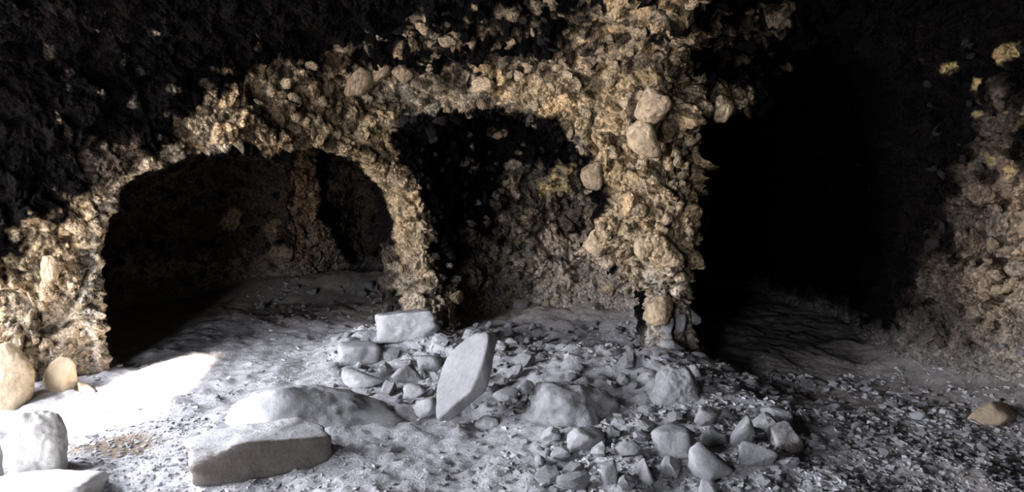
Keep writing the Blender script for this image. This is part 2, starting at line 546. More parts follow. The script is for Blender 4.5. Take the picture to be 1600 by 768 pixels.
reg[((np.hypot(x - 0.95, y - 5.0) < 0.62) & (z < 1.72) & (x > 0.35) & (y < 5.7))] = R_PILC
top = (z > 1.98) | ((FN[:, 2] < -0.6) & (z > 1.8) & ~(on_ab | on_bc))
reg[top] = R_CEIL

# ---- refine
def subdivide(V, Q, R):
    n = len(V)
    e = np.stack([Q, np.roll(Q, -1, 1)], -1).reshape(-1, 2)
    e.sort(1)
    key = e[:, 0].astype(np.int64) * n + e[:, 1]
    uk, inv = np.unique(key, return_inverse=True)
    em = 0.5 * (V[uk // n] + V[uk % n])
    fc = V[Q].mean(1)
    V2 = np.concatenate([V, em, fc])
    ei = inv.reshape(-1, 4) + n
    fi = np.arange(len(Q)) + n + len(uk)
    out = np.stack([np.stack([Q[:, k], ei[:, k], fi, ei[:, (k + 3) % 4]], -1) for k in range(4)], 1).reshape(-1, 4)
    return V2, out, np.repeat(R, 4)

def compact(V, Q):
    u, inv = np.unique(Q, return_inverse=True)
    return V[u], inv.reshape(Q.shape)

VNB = vnormals(V, Q)

# ---- stain map: spots of clean stone, located on the rock by sight line
TAN, GREY, BRN, OCH, DBR = (np.array(c) for c in ((0.262, 0.194, 0.120), (0.25, 0.203, 0.150), (0.19, 0.115, 0.072), (0.30, 0.225, 0.11), (0.055, 0.041, 0.032)))
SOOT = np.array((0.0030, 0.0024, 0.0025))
SPOTS = []
def spot(px, py, r, col, s=1.0, soft=False):
    h_ = hit(px, py)
    if h_ is not None:
        SPOTS.append((h_[0], r * h_[2] / F_PX, col, s, soft))
def run(pts, r, col, s=1.0):
    for (x0, y0), (x1, y1) in zip(pts[:-1], pts[1:]):
        n = max(1, int(math.hypot(x1 - x0, y1 - y0) / (r * 0.7)))
        for k in range(n + 1):
            spot(x0 + (x1 - x0) * k / n, y0 + (y1 - y0) * k / n, r, col, s)
# dark brown ground of the niche and the alcove walls
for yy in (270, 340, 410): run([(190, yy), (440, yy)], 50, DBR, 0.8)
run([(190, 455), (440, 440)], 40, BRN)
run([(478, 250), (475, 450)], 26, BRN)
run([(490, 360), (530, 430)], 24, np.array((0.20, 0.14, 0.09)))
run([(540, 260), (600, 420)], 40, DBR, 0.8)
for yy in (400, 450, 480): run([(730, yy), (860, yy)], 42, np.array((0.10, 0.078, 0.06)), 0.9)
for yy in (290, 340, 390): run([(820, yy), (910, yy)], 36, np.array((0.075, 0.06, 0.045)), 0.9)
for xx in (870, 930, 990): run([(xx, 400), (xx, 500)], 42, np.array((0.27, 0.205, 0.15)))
spot(875, 282, 22, OCH); spot(850, 296, 14, OCH, .8); spot(895, 262, 10, OCH, .7)
for (sx, sy, r) in ((365, 345, 16), (425, 358, 13), (488, 312, 11), (466, 325, 9), (440, 400, 18), (415, 440, 14), (345, 440, 12)):
    spot(sx, sy, r, np.array((0.24, 0.17, 0.10)), 0.8)
# arches, pillars, buttress: bare stone
run([(5, 560), (60, 480), (120, 420)], 75, TAN)
run([(10, 610), (120, 540)], 60, TAN)
run([(20, 455), (75, 410), (112, 375), (145, 325)], 26, TAN)
run([(145, 560), (140, 400), (160, 320), (185, 290), (230, 258), (290, 230), (360, 222)], 13, GREY)
run([(300, 212), (360, 190), (430, 170)], 26, TAN)
run([(390, 160), (450, 140), (520, 150), (580, 190)], 44, TAN)
run([(420, 200), (500, 205), (560, 225)], 34, TAN)
run([(585, 215), (600, 265), (640, 330)], 34, np.array((0.29, 0.212, 0.122)))
run([(620, 300), (650, 380), (665, 470)], 34, TAN)
run([(640, 430), (690, 470)], 36, TAN, 0.9)
run([(600, 130), (700, 150), (800, 150)], 34, np.array((0.24, 0.195, 0.14)))
run([(770, 120), (860, 150), (930, 190)], 42, np.array((0.29, 0.212, 0.122)))
run([(830, 110), (900, 120), (960, 130)], 34, TAN)
run([(1000, 10), (990, 70), (960, 130), (960, 190)], 52, np.array((0.29, 0.212, 0.122)))
run([(1060, 0), (1080, 60), (1060, 120)], 46, np.array((0.29, 0.212, 0.122)))
run([(900, 70), (985, 15)], 20, TAN)
run([(1000, 150), (1080, 155), (1140, 160)], 34, TAN)
for xx in (950, 1000, 1060): run([(xx, 210), (xx + 20, 300), (xx + 10, 400), (1050, 480)], 46, TAN)
run([(1050, 450), (1060, 600)], 52, GREY)
# right wall
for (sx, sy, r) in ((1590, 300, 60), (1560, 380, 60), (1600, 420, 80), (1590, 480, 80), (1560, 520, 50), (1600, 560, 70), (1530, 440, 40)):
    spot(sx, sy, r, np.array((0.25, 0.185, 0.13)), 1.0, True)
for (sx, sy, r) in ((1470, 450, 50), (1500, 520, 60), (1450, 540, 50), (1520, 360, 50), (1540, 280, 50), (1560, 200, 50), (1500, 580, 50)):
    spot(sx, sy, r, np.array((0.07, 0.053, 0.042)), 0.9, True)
for (sx, sy, r) in ((1575, 82, 14), (1483, 108, 10), (1525, 130, 12), (1520, 180, 9), (1565, 175, 8), (1545, 250, 14), (1590, 195, 14), (1580, 270, 12)):
    spot(sx, sy, r * 0.8, np.array((0.22, 0.165, 0.08)), 0.85)
# scattered flakes where soot has fallen off
for k in range(320):
    sx, sy = rng.uniform(430, 1230), rng.uniform(0, 120)
    if sy < 110 - (sx - 430) * 0.35 and sx < 700:
        continue
    spot(sx, sy, rng.uniform(5, 15), np.array((0.17, 0.13, 0.09)) * rng.uniform(0.4, 1.4), 0.9)
for k in range(40):
    spot(rng.uniform(60, 430), rng.uniform(40, 230), rng.uniform(3, 8), np.array((0.10, 0.08, 0.06)), 0.8)
for k in range(90):
    spot(rng.uniform(700, 920), rng.uniform(200, 500), rng.uniform(4, 10), np.array((0.16, 0.13, 0.10)) * rng.uniform(0.6, 1.3), 0.9)

def stain(P, w1, w2):
    """colour of the rock at points P; w1, w2 are noises that fray the edges"""
    C = np.tile(SOOT, (len(P), 1))
    order = np.argsort(P[:, 0]); xs_ = P[order, 0]
    for c, r, col, s, soft in SPOTS:
        m = order[np.searchsorted(xs_, c[0] - r * 1.7):np.searchsorted(xs_, c[0] + r * 1.7)]
        m = m[(np.abs(P[m] - c) < r * 1.7).all(1)]
        if len(m) == 0:
            continue
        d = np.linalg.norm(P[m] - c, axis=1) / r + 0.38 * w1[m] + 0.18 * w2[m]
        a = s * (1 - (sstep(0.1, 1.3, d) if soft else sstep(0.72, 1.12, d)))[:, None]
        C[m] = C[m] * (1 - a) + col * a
    return C

def finish(V, Q, R, lv):
    n0 = 0
    N0 = VNB
    NN = N0
    Vv, Qq, Rr = V, Q, R
    VN = np.concatenate([Vv, NN], 1)
    u, inv = np.unique(Qq, return_inverse=True)
    VN = VN[u]; Qq = inv.reshape(Qq.shape)
    for _ in range(lv):
        VN, Qq, Rr = subdivide(VN, Qq, Rr)
    P = VN[:, :3].copy(); N = VN[:, 3:] / (np.linalg.norm(VN[:, 3:], axis=1, keepdims=True) + 1e-9)
    # breccia relief: blocks of three sizes standing proud of the matrix
    wq = np.stack([vnoise(P * 5, 70), vnoise(P * 5, 71), vnoise(P * 5, 72)], -1) * 0.05
    Pw = P + wq
    qa = (P[:, 0] - PA[0]) * NAB[0] + (P[:, 1] - PA[1]) * NAB[1]
    inner = (np.abs(qa) < 0.16) & (np.abs(N[:, 0] * NAB[0] + N[:, 1] * NAB[1]) < 0.75) & (P[:, 0] < -0.7) & (P[:, 1] < 6.4)
    quiet = np.where(inner, 0.4, 1.0) * (1 - 0.45 * (1 - sstep(0.0, 0.5, P[:, 2])))
    quiet = quiet * np.where(P[:, 1] > 7, 0.7, 1.0)
    f1, f2, c1, t1 = worley(Pw * 6.0, 80)
    edge = lambda a, b, w: np.clip((b - a) / w, 0, 1)
    d = edge(f1, f2, 0.16) * (0.060 * c1 + 0.13 * t1) - 0.028
    h1, h2, c0, t0 = worley(Pw * 2.9 + 5.5, 85)
    d = d + edge(h1, h2, 0.12) * (0.050 * c0 + 0.14 * t0) - 0.02
    g1, g2, c2, t2 = worley(Pw * 14.0, 90)
    d = d + edge(g1, g2, 0.16) * (0.024 * c2 + 0.060 * t2) - 0.012
    if lv >= 2:
        g1, g2, c3, t3 = worley(Pw * 31.0, 95)
        d = d + edge(g1, g2, 0.25) * (0.014 * c3 + 0.036 * t3) - 0.006
    n1 = fbm(P * 9.0, 3, 30); n2 = fbm(P * 31.0, 2, 40)
    d = d * quiet + 0.018 * n1 + 0.007 * n2
    # dusty foot of the niche and alcove wall: relief half buried
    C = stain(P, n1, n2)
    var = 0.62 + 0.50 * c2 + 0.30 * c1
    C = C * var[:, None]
    # flakes of soot still clinging to single stones, more of them higher up
    patch = sstep(0.05, 0.45, fbm(P * 3.6, 3, 55)) * sstep(1.0, 1.7, P[:, 2]) * 0.72
    C = C * (1 - patch[:, None]) + np.array((0.035, 0.026, 0.018)) * np.minimum(1, C[:, :1] / 0.1) * patch[:, None]
    cling = c2 < 0.12 + 0.22 * sstep(0.8, 1.8, P[:, 2])
    C = np.where(cling[:, None], C * 0.4, C)
    warm = (c1 - 0.5)[:, None] * np.array([0.10, 0.0, -0.12])
    C = np.clip(C * (1 + warm), 0.002, 0.9)
    zf = floor_h(P[:, 0], P[:, 1])
    dust = (1 - sstep(0.02, 0.22, P[:, 2] - zf + 0.05 * n1)) * 0.45
    grey = (1 - sstep(0.2, 0.9, P[:, 2] + 0.1 * n1))[:, None] * 0.5
    C = C * (1 - grey) + C.mean(1, keepdims=True) * np.array((1.15, 1.02, 0.88)) * 1.1 * grey
    C = C * (1 - dust[:, None]) + np.array((0.30, 0.27, 0.245)) * dust[:, None]
    return P + N * d[:, None], Qq, Rr, C

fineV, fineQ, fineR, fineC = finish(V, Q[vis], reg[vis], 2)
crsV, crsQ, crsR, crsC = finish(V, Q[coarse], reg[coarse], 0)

NAMES = {
    R_CEIL: ('ceiling', 'low soot-blackened rough rock ceiling over the cave', 'ceiling'),
    R_LEFT: ('wall_left', 'dark rock side wall pierced by the daylit cave mouth', 'wall'),
    R_RIGHT: ('wall_right', 'rough rock side wall fading from tan stone into black recess', 'wall'),
    R_BACK: ('wall_back', 'soot-dark rock at the back of the arched alcoves', 'wall'),
    R_REAR: ('wall_rear', 'rough rock wall closing the cave opposite the arches', 'wall'),
}
region_obj = {}
part_root = bpy.data.objects.new('wall_middle', None)
COL.objects.link(part_root)
part_root.location = (PB[0], PB[1], 0)
tag(part_root, 'tan breccia partition carved into two arches on rough pillars', 'wall', kind='structure')
PARTS = {R_PILB: ('pillar', 'slender tan rock pillar between the two arches'),
         R_PILC: ('pillar', 'thick knobbly rock pillar with bulging cobbles'),
         R_ARCH: ('arch', 'rough arched lintel of spalled tan breccia'),
         R_BUT: ('buttress', 'broad pale tan buttress carrying the wide arch')}
for r in range(9):
    fm, cm = fineR == r, crsR == r
    vs, qs, cs, off = [], [], [], 0
    for VV, QQ, CC, m in ((fineV, fineQ, fineC, fm), (crsV, crsQ, crsC, cm)):
        if not m.any():
            continue
        u, inv = np.unique(QQ[m], return_inverse=True)
        vs.append(VV[u]); qs.append(inv.reshape(-1, 4) + off); cs.append(CC[u]); off += len(u)
    if not vs:
        continue
    vs, qs, cs = np.concatenate(vs), np.concatenate(qs), np.concatenate(cs)
    if r in NAMES:
        nm, lb, ct = NAMES[r]
        o = link(nm, mesh_np(nm, vs, qs, True, cs), M_ROCK)
        tag(o, lb, ct, kind='structure')
    else:
        nm, lb = PARTS[r]
        vs = vs - np.array([PB[0], PB[1], 0])
        o = link(nm, mesh_np(nm, vs, qs, True, cs), M_ROCK, part_root)
        tag(o, lb)
    region_obj[r] = o

# ------------------------------------------------------------------ floor
def grid_mesh(xs, ys):
    A, B = np.meshgrid(xs, ys, indexing='ij')
    n, m = A.shape
    Pq = np.stack([A.ravel(), B.ravel(), np.zeros(A.size)], -1)
    i = np.arange(n * m).reshape(n, m)
    q = np.stack([i[:-1, :-1], i[1:, :-1], i[1:, 1:], i[:-1, 1:]], -1).reshape(-1, 4)
    return Pq, q
xs = np.concatenate([np.arange(-9, -3.6, 0.3), np.arange(-3.6, 3.5, 0.02), [3.6]])
ys = np.concatenate([np.arange(-2.6, 2.4, 0.2), np.arange(2.4, 6.9, 0.02), np.arange(6.9, 9.3, 0.05)])
FP, FQ = grid_mesh(xs, ys)
hz = floor_h(FP[:, 0], FP[:, 1])
f1, f2, c1, t1 = worley(FP * 9.0 + np.stack([vnoise(FP * 6, 3), vnoise(FP * 6, 4), 0 * hz], -1) * 0.3, 200)
rub = np.exp(-(seg_dist(FP[:, 0], FP[:, 1], (-0.9, 5.3), (1.2, 4.2))[0] / 0.55) ** 2)
hz = hz + 0.008 * fbm(FP * 11, 3, 210) + 0.006 * vnoise(FP * 34, 214)
hz = hz + rub * 0.045 * np.clip(f2 - f1, 0, 0.4) / 0.4 * c1
g1, g2, c2, t2 = worley(FP * 24, 220)
hz = hz + 0.010 * np.clip(g2 - g1, 0, 0.4) / 0.4 * (c2 > 0.55) * c2
FP[:, 2] = hz
fcol = np.tile(np.array(DUST), (len(FP), 1)) * (0.9 + 0.25 * (c2[:, None] - 0.5) * 1.0)
tone = fbm(FP * 1.6, 3, 230)
fcol = fcol * (1 + 0.10 * tone[:, None])
brown = sstep(5.7, 6.6, FP[:, 1])[:, None] * 0.8
fcol = fcol * (1 - brown) + np.array((0.37, 0.315, 0.27)) * brown
earth = np.clip(sstep(1.1, 2.2, FP[:, 0] + 0.15 * tone) , 0, 1)[:, None] * 0.85  # browner earth on the right, darkened further to imitate shade in the recess
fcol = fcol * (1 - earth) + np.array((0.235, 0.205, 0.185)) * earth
# damp earthy patch beside the pale boulders
bp_ = ground_pt(180, 690)
e_ = np.hypot((FP[:, 0] - bp_[0]) / 0.26, (FP[:, 1] - bp_[1]) / 0.16) + 0.35 * fbm(FP * 7, 2, 240)
a_ = ((1 - sstep(0.55, 1.05, e_)) * 0.8)[:, None]
fcol = fcol * (1 - a_) + np.array((0.17, 0.12, 0.065)) * a_
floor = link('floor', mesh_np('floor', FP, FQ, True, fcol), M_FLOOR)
tag(floor, 'dusty grey cave floor of trodden earth and grit', 'floor', kind='structure')
fbvh = BVHTree.FromPolygons([Vector(v) for v in FP], FQ.tolist())
def floor_z(x, y):
    r = fbvh.ray_cast(Vector((x, y, 5)), Vector((0, 0, -1)))
    return r[0].z if r[0] is not None else 0.0

def ground_fast(px, py):
    r = fbvh.ray_cast(Vector(EYE), Vector(ray(px, py)))
    return np.array(r[0]) if r[0] is not None else on_plane_z(px, py)

# ------------------------------------------------------------------ rocks
import bmesh
def ico(sub):
    bm = bmesh.new()
    bmesh.ops.create_icosphere(bm, subdivisions=sub, radius=1.0)
    Vv = np.array([v.co[:] for v in bm.verts]); Fv = np.array([[v.index for v in f_.verts] for f_ in bm.faces])
    bm.free()
    return Vv, Fv
ICO = {k: ico(k) for k in (1, 2, 3, 4, 5)}

def rock_mesh(name, dims, seed, planes=14, sharp=18.0, sub=3, rough=0.05, smooth=True, extra=None, box=False, skirt=0.0):
    """a faceted stone: unit directions clipped by random planes, then roughened and scaled; base at z=0"""
    r = np.random.default_rng(seed)
    D, Fc = ICO[sub]
    n = r.normal(size=(planes, 3)); n /= np.linalg.norm(n, axis=1, keepdims=True)
    h = r.uniform(0.72, 1.0, planes)
    if box:
        nb = np.array([[1, 0, 0], [-1, 0, 0], [0, 1, 0], [0, -1, 0], [0, 0, 1], [0, 0, -1]], float) + r.normal(size=(6, 3)) * 0.10
        nb /= np.linalg.norm(nb, axis=1, keepdims=True)
        n = np.concatenate([nb, n]); h = np.concatenate([np.full(6, 0.72), h * 1.08])
    if extra is not None:
        ne = np.array([e[:3] for e in extra], float); ne /= np.linalg.norm(ne, axis=1, keepdims=True)
        n = np.concatenate([n, ne]); h = np.concatenate([h, [e[3] for e in extra]])
    c = np.clip(D @ n.T, 0.02, None) / h                       # 1/r for each plane
    c = np.concatenate([c, np.full((len(D), 1), 1 / 1.75)], 1)
    inv = (np.sum(c ** sharp, axis=1)) ** (1 / sharp)
    rad = 1 / inv
    P = D * rad[:, None]
    Dn = D * np.asarray(dims) / (np.prod(dims) ** (1 / 3))
    nz = fbm(Dn * 2.2 + seed * 3.1, 3, seed) * rough + fbm(Dn * 8.5 + seed, 2, seed + 5) * rough * 0.4
    P = P * (1 + nz)[:, None]
    ext = (P.max(0) - P.min(0))
    P = (P - (P.max(0) + P.min(0)) / 2) / ext * np.asarray(dims)
    P[:, 2] -= P[:, 2].min()
    if skirt:
        zm = dims[2] * 0.55
        P[:, :2] *= (1 + skirt * np.clip((zm - P[:, 2]) / zm, 0, 1) ** 0.6)[:, None]
    return mesh_np(name, P, Fc, smooth)

placed = []
LAND = []
def place_rock(name, px, py, wpx, h, depth_ratio, yaw, seed, label, cat='rock', m=None, sink=0.25, group=None, tilt=(0, 0), **kw):
    """px, py: middle of the foot as seen; wpx: seen width"""
    g = ground_pt(px, py)
    dist = (g - EYE) @ FWD
    wd = wpx * dist / F_PX
    dy = wd * depth_ratio
    yc = g[1] + dy * 0.35
    xc = g[0] * yc / g[1]
    me = rock_mesh(name, (wd, dy, h), seed, **kw)
    o = link(name, me, m or M_DUST)
    o.location = (xc, yc, floor_z(xc, yc) - sink * h)
    o.rotation_euler = (tilt[0], tilt[1], yaw)
    tag(o, label, cat, group)
    placed.append((xc, yc, wd * (0.92 + kw.get('skirt', 0) * 0.5))); LAND.append((xc, yc, label))
    return o

R_ = math.radians
# foreground stone block, dark long side
bl = ground_pt(305, 772); br = ground_pt(512, 722)
axis = br - bl; ln = float(np.hypot(axis[0], axis[1])) + 0.06
me = rock_mesh('stone_block', (ln, 0.24, 0.20), 21, planes=8, sharp=26, sub=5, rough=0.045, box=True, extra=[(0.35, -0.3, 0.9, 0.72)])
o = link('stone_block', me, M_DARK)
yw = math.atan2(axis[1], axis[0])
c_ = (bl + br) / 2 + 0.11 * np.array([-math.sin(yw), math.cos(yw), 0])
o.location = (c_[0], c_[1], floor_z(c_[0], c_[1]) - 0.02)
o.rotation_euler = (R_(2), R_(1), yw)
tag(o, 'long squared stone block with dark brown side lying alone on open floor', 'rock')

place_rock('boulder', 486, 664, 240, 0.36, 0.60, R_(6), 31, 'long low dust-covered boulder half buried behind the dark stone block', sink=0.42, sub=5, rough=0.07, planes=22, sharp=8, skirt=0.45)
# leaning slab
g = ground_pt(684, 668)
nrm = Vector((-0.60, -0.52, 0.60)).normalized()
lax = Vector((0.42, 0.38, 0.0)); lax.z = -(nrm.x * lax.x + nrm.y * lax.y) / nrm.z; lax.normalize()
wax = nrm.cross(lax).normalized()
me = rock_mesh('leaning_slab', (0.56, 0.35, 0.08), 44, planes=22, sharp=16, sub=5, rough=0.025, extra=[(0, 0, 1, 0.32), (0, 0, -1, 0.32), (-0.75, 0.65, 0, 0.62), (-0.75, -0.65, 0, 0.66), (0.6, -0.8, 0, 0.8)])
o = link('leaning_slab', me, mat('slab_grey_stone', base=(0.20, 0.196, 0.20), attr=False, bump=0.7, scale=38, dist=0.01))
Mx = Matrix((lax, wax, nrm)).transposed()
o.rotation_euler = Mx.to_euler()
cc = Vector(g) + lax * 0.25 + Vector((0.05, 0.05, 0.03))
o.location = cc
tag(o, 'flat oval grey slab leaning on edge against the rubble with black shadow behind', 'rock')

HERO = [
 # name, px, py, wpx, h, depth_ratio, yaw, seed, label, material, kwargs
 ('boulder', 638, 530, 104, 0.22, 0.7, 8, 51, 'flat-topped boulder at the foot of the slender pillar', M_DUST, dict(sub=5, planes=10, sharp=20, box=True)),
 ('rock', 560, 570, 70, 0.15, 0.8, 20, 52, 'angular grey rock with upright left edge below the pillar boulder', M_DUST, dict(sub=4, box=True)),
 ('rock', 566, 602, 78, 0.09, 0.7, -10, 53, 'low flat stone just behind the long dusty boulder', M_DUST, dict(sub=4)),
 ('rock', 632, 602, 48, 0.15, 0.9, 30, 54, 'knobbly upright rock left of the leaning slab', M_DUST2, dict(sub=4)),
 ('rock', 672, 582, 42, 0.11, 0.9, 12, 55, 'squared grey block behind the leaning slab', M_DUST2, dict(sub=4, box=True)),
 ('rock', 712, 574, 26, 0.10, 0.9, 40, 56, 'small dark-sided block behind the leaning slab', M_DUST2, dict(sub=4, box=True)),
 ('rock', 668, 652, 44, 0.13, 0.9, 60, 57, 'oval grey stone touching the lower edge of the leaning slab', M_DUST, dict(sub=4, sharp=10)),
 ('rock', 648, 622, 36, 0.10, 0.9, 15, 58, 'grey lump between oval stone and knobbly upright rock', M_DUST, dict(sub=4)),
 ('rock', 790, 632, 42, 0.13, 0.9, 0, 59, 'rounded cobble to the right of the leaning slab shadow', M_DUST2, dict(sub=4, sharp=8)),
 ('rock', 762, 668, 44, 0.08, 0.8, -30, 60, 'tapered stone in the shadow mouth under the leaning slab', M_DUST, dict(sub=4)),
 ('rock', 822, 622, 36, 0.10, 0.9, 25, 61, 'small grey rock between rounded cobble and smooth outcrop', M_DUST, dict(sub=4)),
 ('outcrop', 898, 664, 150, 0.36, 0.7, -6, 62, 'smooth dusty outcrop below the second arch', M_DUST2, dict(sub=5, planes=18, sharp=10, rough=0.09, sink=0.5, skirt=0.4)),
 ('outcrop', 1058, 630, 84, 0.32, 0.8, 14, 63, 'low dusty ledge of rock at the foot of the thick pillar', M_DUST2, dict(sub=5, planes=18, sharp=12, rough=0.09, sink=0.45, skirt=0.4)),
 ('rock', 1110, 752, 84, 0.20, 0.7, 10, 64, 'pale triangular rock, largest in the rubble heap', M_DUST, dict(sub=4, planes=8, sharp=30)),
 ('rock', 1050, 718, 66, 0.17, 0.8, -20, 65, 'blocky grey rock beside the pale triangular rock', M_DUST2, dict(sub=4, box=True)),
 ('rock', 1166, 700, 48, 0.18, 0.7, 35, 66, 'tall tilted stone at the right end of the rubble heap', M_DUST2, dict(sub=4, planes=9, sharp=26)),
 ('rock', 1182, 740, 56, 0.12, 0.7, -40, 67, 'slanting stone in front of the tall tilted stone', M_DUST2, dict(sub=4, planes=9, sharp=26)),
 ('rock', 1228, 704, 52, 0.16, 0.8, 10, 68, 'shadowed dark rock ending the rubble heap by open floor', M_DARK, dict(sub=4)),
 ('rock', 950, 758, 26, 0.14, 0.9, 5, 69, 'slim upright stone standing in the gravel of the rubble heap', M_DUST2, dict(sub=4, box=True)),
 ('rock', 1106, 782, 44, 0.08, 0.8, 50, 70, 'pale stone just in front of the triangular rock', M_DUST, dict(sub=4)),
 ('rock', 915, 704, 66, 0.12, 0.8, 8, 71, 'sloping grey rock in front of the smooth outcrop', M_DUST, dict(sub=4)),
 ('rock', 982, 720, 48, 0.10, 0.8, -25, 72, 'jagged stone between sloping grey rock and blocky grey rock', M_DUST2, dict(sub=4, planes=8, sharp=28)),
 ('rock', 1008, 752, 40, 0.11, 0.8, 70, 73, 'ragged stone left of the pale triangular rock', M_DUST2, dict(sub=4, planes=8, sharp=28)),
 ('rock', 860, 690, 34, 0.08, 0.9, 15, 74, 'small stone at the left foot of the smooth outcrop', M_DUST, dict(sub=4)),
 ('rock', 1108, 676, 46, 0.12, 0.8, 15, 75, 'rough stone at the corner of pillar foot and black recess', M_DUST2, dict(sub=4)),
 ('boulder', 64, 752, 80, 0.42, 0.8, 20, 99, 'tall lumpy pale boulder beside the patch of sunlight', M_PALE, dict(sub=5, planes=22, sharp=8, rough=0.06, box=True)),
 ('boulder', -34, 762, 74, 0.40, 0.6, -12, 77, 'grey-faced block leaning on the lumpy pale boulder', M_DUST, dict(sub=5, planes=9, sharp=24, box=True)),
 ('slab', 70, 800, 165, 0.13, 0.6, 4, 78, 'flat pale slab lying in front of the lumpy pale boulder', M_PALE, dict(sub=5, planes=8, sharp=26, box=True)),
 ('boulder', 8, 640, 92, 0.46, 0.7, 15, 79, 'big rounded tan boulder against the foot of the buttress', M_TANB, dict(sub=5, planes=24, sharp=9, rough=0.05)),
 ('boulder', 92, 612, 58, 0.27, 0.5, -10, 80, 'upright tan cobble set in the foot of the buttress', M_TANB, dict(sub=4, planes=22, sharp=9)),
 ('rock', 136, 616, 26, 0.08, 0.8, 20, 81, 'small tan stone fallen below the upright tan cobble', M_TANB, dict(sub=4)),
 ('rock', 1437, 656, 30, 0.06, 0.9, 15, 82, 'pale pointed stone alone on gravel before the black recess', M_DUST, dict(sub=3)),
 ('rock', 1560, 668, 80, 0.12, 0.7, 15, 83, 'low brown rock at the foot of the right-hand rock wall', M_TANB, dict(sub=5, sharp=9)),
]
for (nm, px_, py_, wp, h_, dr_, yw_, sd, lb, m_, kw) in HERO:
    place_rock(nm, px_, py_, wp, h_, dr_, R_(yw_), sd, lb, 'boulder' if nm in ('boulder',) else 'rock', m_, **kw)

# ------------------------------------------------------------------ cobbles set in the rock (parts)
COB = {}
for i in range(10):
    COB[i] = rock_mesh('cobble_%d' % i, (1, 1, 1), 300 + i, planes=18, sharp=11, sub=3, rough=0.10)
    COB[i].transform(Matrix.Translation((0, 0, -0.5)))
COBM = {}
LEVELS = [(0.03, M_SOOT), (0.10, M_UMBER), (0.22, M_TAN2), (9, M_TAN)]
def local_mat(p):
    c = stain(p[None, :], np.zeros(1), np.zeros(1))[0]
    if p[2] < 0.45 and p[0] > 0.4 and p[1] < 5.4 and c[0] > 0.15 and rng.random() < 0.6: return M_DUST2
    for lim, m_ in LEVELS:
        if c[0] < lim * rng.uniform(0.8, 1.25): return m_
    return M_TAN
def cobble(reg_id, p, n, size, m, squash=0.75, out=0.10, name='stone'):
    key = (rng.integers(10), m.name)
    if key not in COBM:
        c = COB[key[0]].copy(); c.materials.clear(); c.materials.append(m); c.name = 'stone'
        COBM[key] = c
    par = region_obj[reg_id]
    o = bpy.data.objects.new(name, COBM[key])
    COL.objects.link(o)
    o.parent = par
    base = np.array([PB[0], PB[1], 0]) if reg_id in PARTS else np.zeros(3)
    q = Vector(n).to_track_quat('Z', 'Y')
    from mathutils import Quaternion
    q = q @ Quaternion((0, 0, 1), rng.uniform(0, 6.28))
    o.rotation_mode = 'QUATERNION'
    o.rotation_quaternion = q
    o.scale = (size * rng.uniform(0.85, 1.25), size * rng.uniform(0.7, 1.0), size * squash)
    o.location = Vector(p - base + n * size * out)
    return o
def face_reg(px_, py_):
    r = bvh.ray_cast(Vector(EYE), Vector(ray(px_, py_)))
    if r[0] is None: return None
    return np.array(r[0]), np.array(r[1]), r[2], r[3]
def cob_at(px_, py_, spx, m, squash=0.75, out=0.15):
    h_ = face_reg(px_, py_)
    if h_ is None: return
    p, n, i, d = h_
    if n @ ray(px_, py_) > 0: n = -n
    if m is None: m = local_mat(p)
    return cobble(int(reg[i]), p, n, spx * d / F_PX, m, squash, out)
for a in ((1012, 200, 70, M_TAN, .8, .22), (1020, 168, 60, M_TAN, .6, .15), (1032, 482, 52, M_TAN, .8, .2), (1080, 497, 28, M_DUST, .7, .2),
          (938, 378, 52, M_TAN, .8, .1), (1048, 545, 42, M_DUST, .8, .2), (1012, 385, 40, M_TAN, .8, .2), (1050, 400, 36, M_TAN, .8, .2),
          (930, 275, 46, M_TAN2, .8, .1), (985, 160, 36, M_TAN, .7, .2), (1125, 168, 44, M_TAN, .7, .2), (1060, 430, 30, M_TAN, .8, .2),
          (1085, 330, 24, M_TAN2, .8, .2), (1000, 330, 26, M_TAN2, .8, .2), (960, 240, 30, M_TAN, .8, .2), (1060, 505, 24, M_DUST, .8, .2),
          (820, 340, 14, M_TAN2, .6, .2), (785, 340, 14, M_TAN2, .6, .2), (760, 340, 12, M_TAN2, .6, .2), (708, 465, 30, M_TAN2, .7, .2),
          (810, 478, 26, M_DUST2, .5, .2), (590, 110, 40, M_TAN2, .5, .15), (560, 130, 44, M_TAN2, .5, .15), (630, 110, 36, M_TAN2, .5, .15),
          (760, 130, 36, M_TAN, .6, .15), (700, 60, 30, M_TAN2, .5, .15), (660, 40, 30, M_TAN2, .5, .15), (80, 422, 36, M_TAN, .4, .15), (118, 355, 28, M_TAN, .4, .15)):
    cob_at(*a)
def scatter_cob(n, box, s0, s1, mats, keep=lambda x, y: True, shard=False):
    for _ in range(n):
        for _t in range(8):
            a, b = rng.uniform(box[0], box[2]), rng.uniform(box[1], box[3])
            if keep(a, b): break
        if shard:
            o = cob_at(a, b, rng.uniform(s0, s1), None, 0.28, 0.02)
            if o is not None:
                from mathutils import Euler
                o.rotation_quaternion = o.rotation_quaternion @ Euler((rng.uniform(-.8, .8), rng.uniform(-.8, .8), 0)).to_quaternion()
            continue
        cob_at(a, b, s0 + (s1 - s0) * rng.random() ** 1.7, None, rng.uniform(0.5, 0.85), rng.uniform(-0.12, 0.12))
scatter_cob(120, (930, 200, 1095, 620), 8, 24, [M_TAN, M_TAN, M_TAN2, M_DUST])
scatter_cob(40, (590, 230, 700, 490), 7, 14, [M_TAN, M_TAN, M_TAN2])
scatter_cob(120, (700, 230, 920, 500), 7, 16, [M_SOOT, M_TAN2, M_DARK, M_SOOT])
scatter_cob(36, (0, 430, 150, 590), 8, 18, [M_TAN, M_TAN2, M_TAN])
scatter_cob(70, (400, 90, 960, 220), 9, 22, [], lambda a, b: b > 130 - max(0, a - 400) * 0.1, True)
